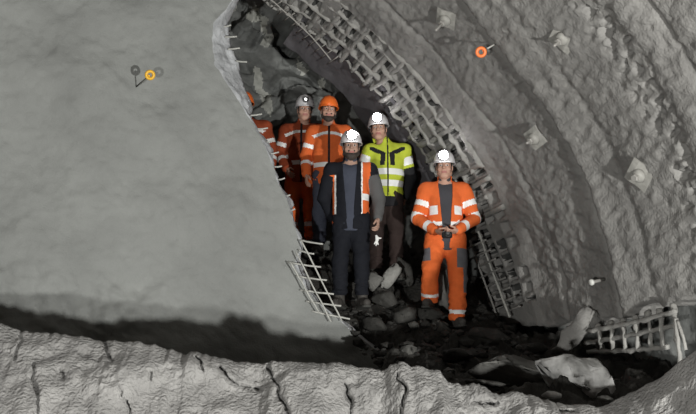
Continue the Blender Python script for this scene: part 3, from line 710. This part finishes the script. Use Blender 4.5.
    if outfit.get('beard'):
        b = outfit['beard']; bx = SDF(H((0, -.05, 1.58))-.16, H((0, -.05, 1.58))+.16, .0065)
        bx.cone(H((0, -.05, 1.578)), H((0, -.083, 1.552-b*.3)), .040+b*.1, .030+b*.2, .03)
        for s in (-1, 1): bx.cone(H((s*.068, -.005, 1.64)), H((s*.056, -.02, 1.595)), .011, .020+b*.2, .02); bx.cone(H((s*.056, -.02, 1.595)), H((s*.022, -.076, 1.558)), .022+b*.2, .027+b*.2, .02)
        bx.cone(H((-.03, -.088, 1.612)), H((.03, -.088, 1.612)), .010, None, .01)
        bx.ell(H((0, -.112, 1.600)), (.024, .020, .0085), .004, R, 'sub'); bx.cone(H((0, -.10, 1.66)), H((0, -.10, 1.64)), .038, .022, .01, op='sub')
        V, Q = bx.mesh(); mesh_obj('beard', V+.002*fbm(V*60, 2, 3)[:, None], Q, M['beard'], root)
    # ---- torso garments
    def torso(gr, grow, hem, top=1.5):
        a = np.array([0, 0, .93]); b = lean*.4+np.array([0, 0, 1.12]); c = lean*.85+np.array([0, 0, 1.31])
        gr.cone(np.array([0, 0, .80]), a, .176+grow, .172+grow, .06, (1, 1.35, 1))
        gr.cone(a, b, .170+grow, .166+grow, .06, (1, 1.35, 1)); gr.cone(b, c, .166+grow, .185+grow, .06, (1, 1.38, 1))
        gr.cone(sh[-1]*[.9, 1, 1]+[0, 0, -.012], sh[1]*[.9, 1, 1]+[0, 0, -.012], .082+grow, None, .05)
        for s in (-1, 1): gr.cone(nb+[s*.02, .005, .02], sh[s]+[0, 0, .0], .066+grow, .066+grow, .03)
    def sleeves(gr, grow, cuffs):
        for s in (-1, 1):
            gr.cone(sh[s], el[s], .079+grow, .066+grow, .035)
            e = el[s]+(wr[s]-el[s])*cuffs; gr.cone(el[s], e, .066+grow, .052+grow, .025)
    hem = outfit.get('hem', .80); op_ = outfit.get('open', 0)
    j = SDF(lo, hi, .0085/lod); torso(j, 0, hem); sleeves(j, 0, .93)
    j.cone(nb+[0, .004, .03], H((0, .012, 1.555)), .078, .074, .012)             # collar
    j.cone(H((0, .0, 1.515)), H((0, -.012, 1.64)), .064, .075, .004, op='sub')
    X, Y, Z = np.ix_(*j.ax); th = outfit.get('throat', .0)
    if th: j.cone(nb+[0, -.10, -.02-th*.4], nb+[0, -.10, .12], .03, .075, .01, op='sub')
    torso_only = (np.abs(X) < .30) & (Z > hem-.5)
    j.F = np.maximum(j.F, np.where((np.abs(X) < .29) & (Z < hem), hem-Z+0*X+0*Y, -9).astype(np.float32)) if outfit.get('hemcut', True) else j.F
    if op_:
        wdg = (op_*(.35+.65*np.clip((Z-hem)/(1.45-hem), 0, 1)**1.2)) if not outfit.get('wide') else op_+0*Z
        cx = outfit.get('opencx', 0)+lean[0]*np.clip((Z-.93)/.5, 0, 1)
        armc = np.full(j.F.shape, 9., np.float32)
        pts = np.stack(np.broadcast_arrays(X+0*Y+0*Z, Y+0*X+0*Z, Z+0*X+0*Y), -1)
        dw = np.maximum(np.maximum(np.abs(X-cx)-wdg, Y+.02), hem-.1-Z)
        # keep the forearms and sleeves out of the opening cut
        keep = np.full(j.F.shape, 9.)
        for s in (-1, 1):
            q = pts.reshape(-1, 3); d1, _ = segd(q, el[s], el[s]+(wr[s]-el[s])*.93); keep = np.minimum(keep, d1.reshape(j.F.shape)-.068)
        j.F = np.maximum(j.F, np.where(keep < .004, -9, -dw).astype(np.float32))
    V, Q = j.mesh()
    nV = fbm(V*np.array([7, 7, 10])+loc[0]*5, 3, int(abs(loc[1])*10)); cen = V-np.array([0, 0, 1.2])
    V = V + (V-np.stack([V[:, 0]*.6, V[:, 1]*0, V[:, 2]], -1))*0
    w_ = .010*nV; cd = np.stack([V[:, 0]*.5, V[:, 1], V[:, 2]*0], -1); cd /= (np.linalg.norm(cd, axis=1)[:, None]+1e-6); V = V+cd*w_[:, None]
    C = V[Q].mean(1)
    info = dict(C=C, sh=sh, el=el, wr=wr, hem=hem, lean=lean)
    arm = {}
    for s in (-1, 1):
        du, tu = segd(C, sh[s], el[s]); dl, tl = segd(C, el[s], wr[s]); arm[s] = (du, tu, dl, tl)
    info['arm'] = arm
    dt = np.minimum.reduce([np.minimum(arm[s][0]+np.where(arm[s][1] < .22, .05, 0), arm[s][2]) for s in (-1, 1)])
    info['sleeve'] = dt < .088; info['sleeve'] &= (np.abs(C[:, 0]) > .10) | (C[:, 1] < -.16)
    mats, idx = outfit['jacket'](info)
    jo = mesh_obj('jacket', V, Q, [M[m_] for m_ in mats], root, idx)
    if op_:
        t = SDF(lo, hi, .010/lod); torso(t, -.016, hem); t.cone(nb+[0, .004, .0], H((0, .008, 1.53)), .068, .064, .012); t.cut((0, 0, -1), (0, 0, hem-.02))
        V, Q = t.mesh(); V[:, 1] += .006*fbm(V*9, 3, 5); C = V[Q].mean(1)
        ms, ix = outfit.get('shirt', lambda C_: (['shirt'], None))(C); mesh_obj('shirt', V, Q, [M[m_] for m_ in ms], root, ix)
    # ---- trousers
    t = SDF([lo[0], lo[1], lo[2]], [hi[0], hi[1], 1.12], .0085/lod)
    t.cone((0, 0, 1.0), (0, 0, .90), .158, .166, .04, (1, 1.32, 1))
    t.cone((0, 0, .88), (0, -.01, .80), .09, .05, .05)
    for s in (-1, 1):
        e = an[s]+(kn[s]-an[s])*p.get('cuff', .06)/np.linalg.norm(kn[s]-an[s])
        bg = p.get('baggy', 1.0)
        t.cone(hip[s]+[s*.01*(bg-1)*8, 0, -.02], kn[s], .104*bg, .080*bg, .05); t.cone(kn[s], e, .080*bg, .074*bg, .03)
        n_ = (an[s]-kn[s])/np.linalg.norm(an[s]-kn[s])
        sl, (X, Y, Z) = t.sub(an[s]-[.2, .2, .2], an[s]+[.2, .2, .25]); dd_ = (X-e[0])*n_[0]+(Y-e[1])*n_[1]+(Z-e[2])*n_[2]-.02
        nr = np.sqrt((X-e[0])**2+(Y-e[1])**2+(Z-e[2])**2) < .14
        t.F[sl] = np.where(nr, np.maximum(t.F[sl], dd_), t.F[sl])
    V, Q = t.mesh(); nV = fbm(V*np.array([8, 8, 11])+loc[0]*3, 3, 77)
    for s in (-1, 1):
        dk, tk = segd(V, hip[s], kn[s]); dl, tl = segd(V, kn[s], an[s])
        ax_ = np.where((dk < dl)[:, None], hip[s]+tk[:, None]*(kn[s]-hip[s]), kn[s]+tl[:, None]*(an[s]-kn[s]))
        mine = (V[:, 0]*s > 0)[:, None]; dv = V-ax_; dv /= (np.linalg.norm(dv, axis=1)[:, None]+1e-6)
        bunch = .006*np.sin(V[:, 2]*75+4*nV)*np.clip((.42-V[:, 2])/.2, 0, 1)
        V = np.where(mine, V+dv*(.011*nV+bunch)[:, None], V)
    C = V[Q].mean(1); leg = {s: segd(C, kn[s], an[s]) for s in (-1, 1)}
    ms, ix = outfit['trousers'](C, leg); mesh_obj('trousers', V, Q, [M[m_] for m_ in ms], root, ix)
    # ---- boots
    for s in (-1, 1):
        f_ = fdir[s]/np.linalg.norm(fdir[s]); a = an[s]; b = SDF(a-[.26, .26, .16], a+[.26, .26, .25], .008/lod)
        b.cone(a+[0, 0, .12], a+[0, 0, -.02], .056, .052, .02); b.cone(a-f_*.045+[0, 0, -.045], a+f_*.10+[0, 0, -.05], .050, .046, .02); b.cone(a+f_*.10+[0, 0, -.045], a+f_*.165+[0, 0, -.05], .046, .040, .02)
        b.cut((0, 0, -1), a+[0, 0, -.088])
        V, Q = b.mesh(); C = V[Q].mean(1); bo = mesh_obj('boot', V, Q, [M['boot']], root)
        b2 = SDF(a-[.26, .26, .16], a+[.26, .26, .0], .008/lod)
        b2.cone(a-f_*.045+[0, 0, -.08], a+f_*.165+[0, 0, -.08], .056, .048, 0); b2.cut((0, 0, -1), a+[0, 0, -.100]); b2.cut((0, 0, 1), a+[0, 0, -.078])
        V, Q = b2.mesh(); mesh_obj('sole', V, Q, [M['sole']], bo)
    # ---- helmet
    Rm = Matrix(R.tolist()).to_4x4(); hc = Vector(H((0, .004, 1.700)))
    nu, nv = 40, 16; bm = bmesh.new(); rings = []
    def dome(th_, ph_, gx=1.0):
        x, y, z = math.cos(th_)*math.cos(ph_), math.sin(th_)*math.cos(ph_), math.sin(ph_)
        ridge = .006*math.exp(-(x/.16)**2)*(1-.3*abs(y)) + .004*math.exp(-((abs(x)-.42)/.12)**2)*math.sin(ph_)
        sq = 1+.10*math.sin(ph_)**2*math.cos(ph_)
        return Vector((.112*sq*gx*x*(1+ridge*6), .138*sq*gx*y*(1+ridge*4), .146*gx*z+ridge))
    for g_ in (1.0, .95):
        rr = []
        for j_ in range(nv+1):
            rr.append([bm.verts.new(dome(2*math.pi*i/nu, j_/nv*math.pi/2*.995, g_)) for i in range(nu)])
        rings.append(rr)
    for gi, rr in enumerate(rings):
        for j_ in range(nv):
            for i in range(nu):
                q = (rr[j_][i], rr[j_][(i+1) % nu], rr[j_+1][(i+1) % nu], rr[j_+1][i]); bm.faces.new(q if gi == 0 else q[::-1])
        bm.faces.new(rr[-1] if gi == 0 else rr[-1][::-1])
    for i in range(nu): bm.faces.new((rings[1][0][i], rings[1][0][(i+1) % nu], rings[0][0][(i+1) % nu], rings[0][0][i]))
    bmesh.ops.transform(bm, matrix=Matrix.Translation(hc)@Rm, verts=bm.verts); hs = bm_obj('helmet', bm, M[outfit['helmet']], root, True)
    bm = bmesh.new(); A0, A1, B0, B1 = [], [], [], []
    for i in range(nu):
        an_ = 2*math.pi*i/nu; c_, s_ = math.cos(an_), math.sin(an_); ext = .007+.034*max(0, -s_)**2.2+.010*max(0, s_)**3
        dz = -.010*max(0, -s_)**2
        A0.append(bm.verts.new((.106*c_, .132*s_, .006))); A1.append(bm.verts.new(((.112+ext)*c_, (.138+ext)*s_, dz)))
        B0.append(bm.verts.new((.106*c_, .132*s_, -.004))); B1.append(bm.verts.new(((.112+ext-.003)*c_, (.138+ext-.003)*s_, dz-.008)))
    for i in range(nu):
        k_ = (i+1) % nu; bm.faces.new((A0[i], A1[i], A1[k_], A0[k_])); bm.faces.new((A1[i], B1[i], B1[k_], A1[k_])); bm.faces.new((B1[i], B0[i], B0[k_], B1[k_])); bm.faces.new((B0[i], A0[i], A0[k_], B0[k_]))
    bmesh.ops.transform(bm, matrix=Matrix.Translation(hc)@Rm, verts=bm.verts); bm_obj('brim', bm, M[outfit['helmet']], hs, True)
    # chin strap
    for s in (-1, 1):
        tube('chin_strap', [H((s*.082, -.035, 1.71)), H((s*.074, -.035, 1.63)), H((s*.05, -.05, 1.56)), H((s*.012, -.07, 1.535))], .0035, M['blackp'], hs, 5)
    if outfit.get('lamp'):
        k_l = 1.55 if outfit['lamp'] == 'on' else 1.0
        Ax = Matrix.Translation(hc)@Rm@Matrix.Translation((0, -.134, .062))@Matrix.Rotation(math.pi/2-.06, 4, 'X')@Matrix.Diagonal((k_l, k_l, 1, 1))
        bm = lathe_bm([(.030, -.022), (.034, -.006), (.036, .016), (.032, .022), (.030, .019)], 20); bmesh.ops.transform(bm, matrix=Ax, verts=bm.verts); lo_ = bm_obj('headlamp', bm, M['blackp'], root, True)
        on = outfit['lamp'] == 'on'; r_ = .0315 if on else .015
        bm = lathe_bm([(r_, .018), (r_*.9, .025), (r_*.5, .030), (.002, .032)], 20); bmesh.ops.transform(bm, matrix=Ax, verts=bm.verts); bm_obj('lens', bm, M['lamp_on' if on else 'lamp_dim'], lo_, True)
        if on:
            l = bpy.data.lights.new('headlamp_light', 'POINT'); l.energy = 1.2; l.shadow_soft_size = .03; l.color = (1, .98, 1.0)
            lo2 = bpy.data.objects.new('headlamp_light', l); COL.objects.link(lo2); lo2.parent = lo_; lo2.location = Ax@Vector((0, 0, .075))
    return root

# ---- outfits: masks in the wearer's own frame
def arm_bands(i, idx, up, low, val, w=.10):
    for s in (-1, 1):
        du, tu, dl, tl = i['arm'][s]; far_ = i['sleeve'] & (i['C'][:, 0]*s > 0) if abs(i['wr'][s][0]) > .16 else i['sleeve'] & (np.minimum(du, dl) < np.minimum(i['arm'][-s][0], i['arm'][-s][2]))
        for t in up: idx[far_ & (du <= dl) & (np.abs(tu-t) < w)] = val
        for t in low: idx[far_ & (dl < du) & (np.abs(tl-t) < w)] = val
def j_orange(main, open_=0):
    def f(i):
        C = i['C']; idx = np.zeros(len(C), int); tz = ~i['sleeve']
        idx[tz & (np.abs(C[:, 2]-1.02) < .026)] = 1
        idx[(np.abs(C[:, 2]-1.385+.30*np.maximum(np.abs(C[:, 0])-.06, 0)) < .019) & (np.abs(C[:, 0]) < .2) & (C[:, 1] < 0) & tz] = 1
        arm_bands(i, idx, [.62], [.45], 1, .085)
        idx[tz & (np.abs(C[:, 0]-i['lean'][0]) < .011) & (C[:, 1] < -.05)] = 2
        return [main, 'silver', 'black'], idx
    return f
def j_open(i):
    C = i['C']; idx = np.zeros(len(C), int); tz = ~i['sleeve']; ax = np.abs(C[:, 0])
    idx[tz & (np.abs(C[:, 2]-1.19) < .045) & (ax > .085) & (ax < .165) & (C[:, 1] < 0)] = 1
    idx[tz & (np.abs(C[:, 2]-1.05) < .022)] = 1
    idx[tz & (np.abs(C[:, 2]-.905) < .05) & (ax > .13) & (C[:, 1] < .03)] = 2
    arm_bands(i, idx, [.50, .92], [.62], 1, .09)
    return ['orange', 'silver', 'patch'], idx
def j_lime(i):
    C = i['C']; idx = np.zeros(len(C), int); tz = ~i['sleeve']; x = C[:, 0]-i['lean'][0]; ax = np.abs(x); z = C[:, 2]; fr = C[:, 1] < .02
    idx[tz & (z < .90)] = 2
    idx[tz & ((np.abs(z-1.17) < .034) | (np.abs(z-1.045) < .034))] = 1
    sx = .050+np.where(z > 1.365, (z-1.365)*1.7, 0)+.12*np.maximum(1.30-z, 0)
    idx[(z > 1.235) & (z < 1.45) & (np.abs(ax-sx) < np.where(z > 1.365, .046, .026)) & (C[:, 1] < .05) & (ax < .19)] = 2
    idx[(ax < .008) & fr & tz & (z > .9)] = 2
    for s in (-1, 1):
        du, tu, dl, tl = i['arm'][s]; mine = i['sleeve'] & (C[:, 0]*s > 0)
        idx[mine & (du <= dl) & (np.abs(tu-.34) < .17)] = 1; idx[mine & ((dl < du) | (tu > .62))] = 2
    return ['lime', 'silver', 'black'], idx
def j_dark(i):
    C = i['C']; idx = np.zeros(len(C), int); tz = ~i['sleeve']; x = C[:, 0]; fr = C[:, 1] < .04
    v_ = tz & (x > .105) & (x < .20) & fr & (C[:, 2] > .93); idx[v_] = 1
    idx[v_ & (np.abs(C[:, 2]-1.13) < .035)] = 2; idx[v_ & (x < .118)] = 2
    w_ = tz & (x < -.150) & (x > -.215) & fr & (C[:, 2] < 1.36); idx[w_ & (C[:, 2] > .82)] = 1; idx[w_ & (x > -.168)] = 2
    idx[i['sleeve'] & (C[:, 0] > 0)] = 3
    return ['navy', 'orange', 'silver', 'grey'], idx
def t_plain(m, band=None):
    def f(C, leg):
        ix = np.zeros(len(C), int)
        if band:
            for s in (-1, 1):
                d_, t_ = leg[s]; ix[(C[:, 0]*s > 0) & (np.abs(t_-band) < .055)] = 1
        return [m, 'silver'], ix
    return f
def t_camera(C, leg):
    ix = np.zeros(len(C), int)
    for s in (-1, 1):
        d_, t_ = leg[s]; ix[(C[:, 0]*s > 0) & (np.abs(t_-.84) < .05) & (C[:, 2] < .55)] = 1
    ix[(C[:, 0] > .10) & (C[:, 2] > .60) & (C[:, 2] < .80) & (C[:, 0]+.0 > .10+.25*(C[:, 2]-.6)*0)] = 2
    ix[(C[:, 0] > .165) & (C[:, 2] > .35) & (C[:, 2] < .7)] = 2
    ix[(C[:, 0] < -.17) & (C[:, 2] > .66) & (C[:, 2] < .8)] = 2
    return ['orange', 'silver', 'patch'], ix
arms_down = dict(el={-1: (-.265, .03, 1.15), 1: (.265, .03, 1.15)}, wr={-1: (-.255, -.07, .91), 1: (.255, -.07, .91)})
legs = dict(kn={-1: (-.105, -.03, .50), 1: (.105, -.03, .50)}, an={-1: (-.115, .01, .10), 1: (.115, .01, .10)})
ROT = -PS
def spot(px, py, D): return at(px, py, D)

# 5: orange jacket, camera in hand
person('man in open orange jacket and orange trousers holding a small black camera, lamp lit',
  spot(447, 328, 12.0), ROT, 1.02,
  dict(el={-1: (-.285, .0, 1.12), 1: (.30, .0, 1.12)}, wr={-1: (-.115, -.215, .955), 1: (.10, -.215, .96)},
       hand={-1: dict(dir=(.75, -.45, -.35), palm=(.35, .3, .9), side=(.2, -.1, 1), curl=.75), 1: dict(dir=(-.7, -.45, -.2), palm=(-.35, .3, .9), side=(-.2, -.1, 1), curl=.75)},
       kn={-1: (-.165, -.13, .60), 1: (.12, -.03, .50)}, an={-1: (-.175, -.02, .285), 1: (.10, .01, .10)}, toe={-1: (-.3, -1, 0), 1: (.25, -1, 0)}, turn=-.12, nod=.04, shw=.19, cuff=-.005, baggy=1.13),
  dict(jacket=j_open, open=.075, hem=.80, trousers=t_camera, helmet='hwhite', lamp='on', throat=.0))
# 3: bearded man in front
person('bearded man in dark clothes with an orange vest strip and a grey sleeve, lamp lit',
  spot(351, 309, 12.2), ROT, 1.045,
  dict(el={-1: (-.275, .05, 1.14), 1: (.285, .04, 1.14)}, wr={-1: (-.19, .17, .95), 1: (.275, -.06, .91)}, **legs, turn=.06, nod=.03, shw=.20,
       hand={1: dict(palm=(-1, .1, 0), side=(0, -1, 0), curl=.7), -1: None}, skin='skin_dusty'),
  dict(jacket=j_dark, open=.075, opencx=-.01, hem=.80, shirt=lambda C: (['shirt', 'blue'], (np.abs(C[:, 0]+.01) < .07).astype(int)), trousers=t_plain('navy'), helmet='hwhite', lamp='on', beard=.03))
# 4: lime jacket
person('worker in a lime yellow jacket with black straps and silver bands, lamp lit',
  spot(386, 282, 12.8), ROT, 1.04,
  dict(el={-1: (-.27, .05, 1.15), 1: (.27, .10, 1.15)}, wr={-1: (-.24, -.02, .91), 1: (.22, .16, .95)}, **legs, lean=(.02, 0, 0), head=(-.06, 0, 0), roll=-.05, turn=-.1, nod=.03),
  dict(jacket=j_lime, hem=.80, trousers=t_plain('brown'), helmet='hwhite', lamp='on'))
# 2: orange helmet
person('bearded worker in orange jacket and orange helmet just behind the dark clothed man',
  spot(329, 256, 13.1), ROT, 1.01,
  dict(**arms_down, **legs, turn=.12, roll=.04, head=(-.02, -.01, 0)),
  dict(jacket=j_orange('orange_mid'), hem=.80, trousers=t_plain('blue'), helmet='horange', beard=.01))
# 1: white helmet, left
person('worker in shaded orange jacket with a white helmet whose lamp is dim',
  spot(301, 252, 13.65), ROT, 1.03,
  dict(el={-1: (-.265, .03, 1.15), 1: (.265, .05, 1.15)}, wr={-1: (-.16, -.16, .93), 1: (.24, -.03, .91)}, **legs, turn=.1, nod=.08, head=(.03, -.01, 0)),
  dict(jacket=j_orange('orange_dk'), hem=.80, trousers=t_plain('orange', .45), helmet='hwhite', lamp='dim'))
# 6: behind the edge of the face
person('orange clothed worker half hidden behind the broken edge of the smooth face',
  spot(247, 250, 13.35), ROT, 1.02,
  dict(**arms_down, **legs, turn=.15, head=(-.06, 0, 0)),
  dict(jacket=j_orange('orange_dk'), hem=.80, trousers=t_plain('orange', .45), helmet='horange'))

# ---- things held
c_ = at(447, 235, 11.70); t = empty('camera', c_, ROT); tag(t, 'small black camera held in both hands by the man in the open orange jacket', 'camera')
bm = bmesh.new(); bmesh.ops.create_cube(bm, size=1, matrix=Matrix.Diagonal((.105, .035, .065, 1))); bmesh.ops.bevel(bm, geom=bm.edges[:], offset=.008, segments=3, affect='EDGES'); bm_obj('body', bm, M['blackp'], t, True)
bm = lathe_bm([(.027, .0), (.027, .03), (.022, .034), (.018, .028)], 18); bmesh.ops.transform(bm, matrix=Matrix.Translation((.008, -.014, 0))@Matrix.Rotation(math.pi/2, 4, 'X'), verts=bm.verts); bm_obj('lens', bm, M['blackp'], t, True)
bm = lathe_bm([(.007, .030), (.007, .038)], 10); bmesh.ops.transform(bm, matrix=Matrix.Translation((-.032, 0, 0)), verts=bm.verts); bm_obj('shutter_button', bm, M['nut'], t)
M['paper'] = mat('white_cloth', (.75, .75, .73), .8)
c_ = at(377, 239, 12.02); t = empty('glove', c_, ROT); tag(t, 'white crumpled glove held in the hand of the bearded man in dark clothes', 'glove')
tube('cuff', [(-.008, 0, .04), (-.002, -.005, .012), (.0, 0, -.02)], [.012, .018, .02], M['paper'], t, 9, .004, 3)
for dx, dz in ((-.03, -.055), (-.01, -.07), (.012, -.062), (.045, .01)):
    tube('finger', [(0, 0, -.01 if dz < 0 else .02), (dx*.5, -.008, dz*.6), (dx, -.004, dz)], [.010, .009, .006], M['paper'], t, 8, .002, 3)
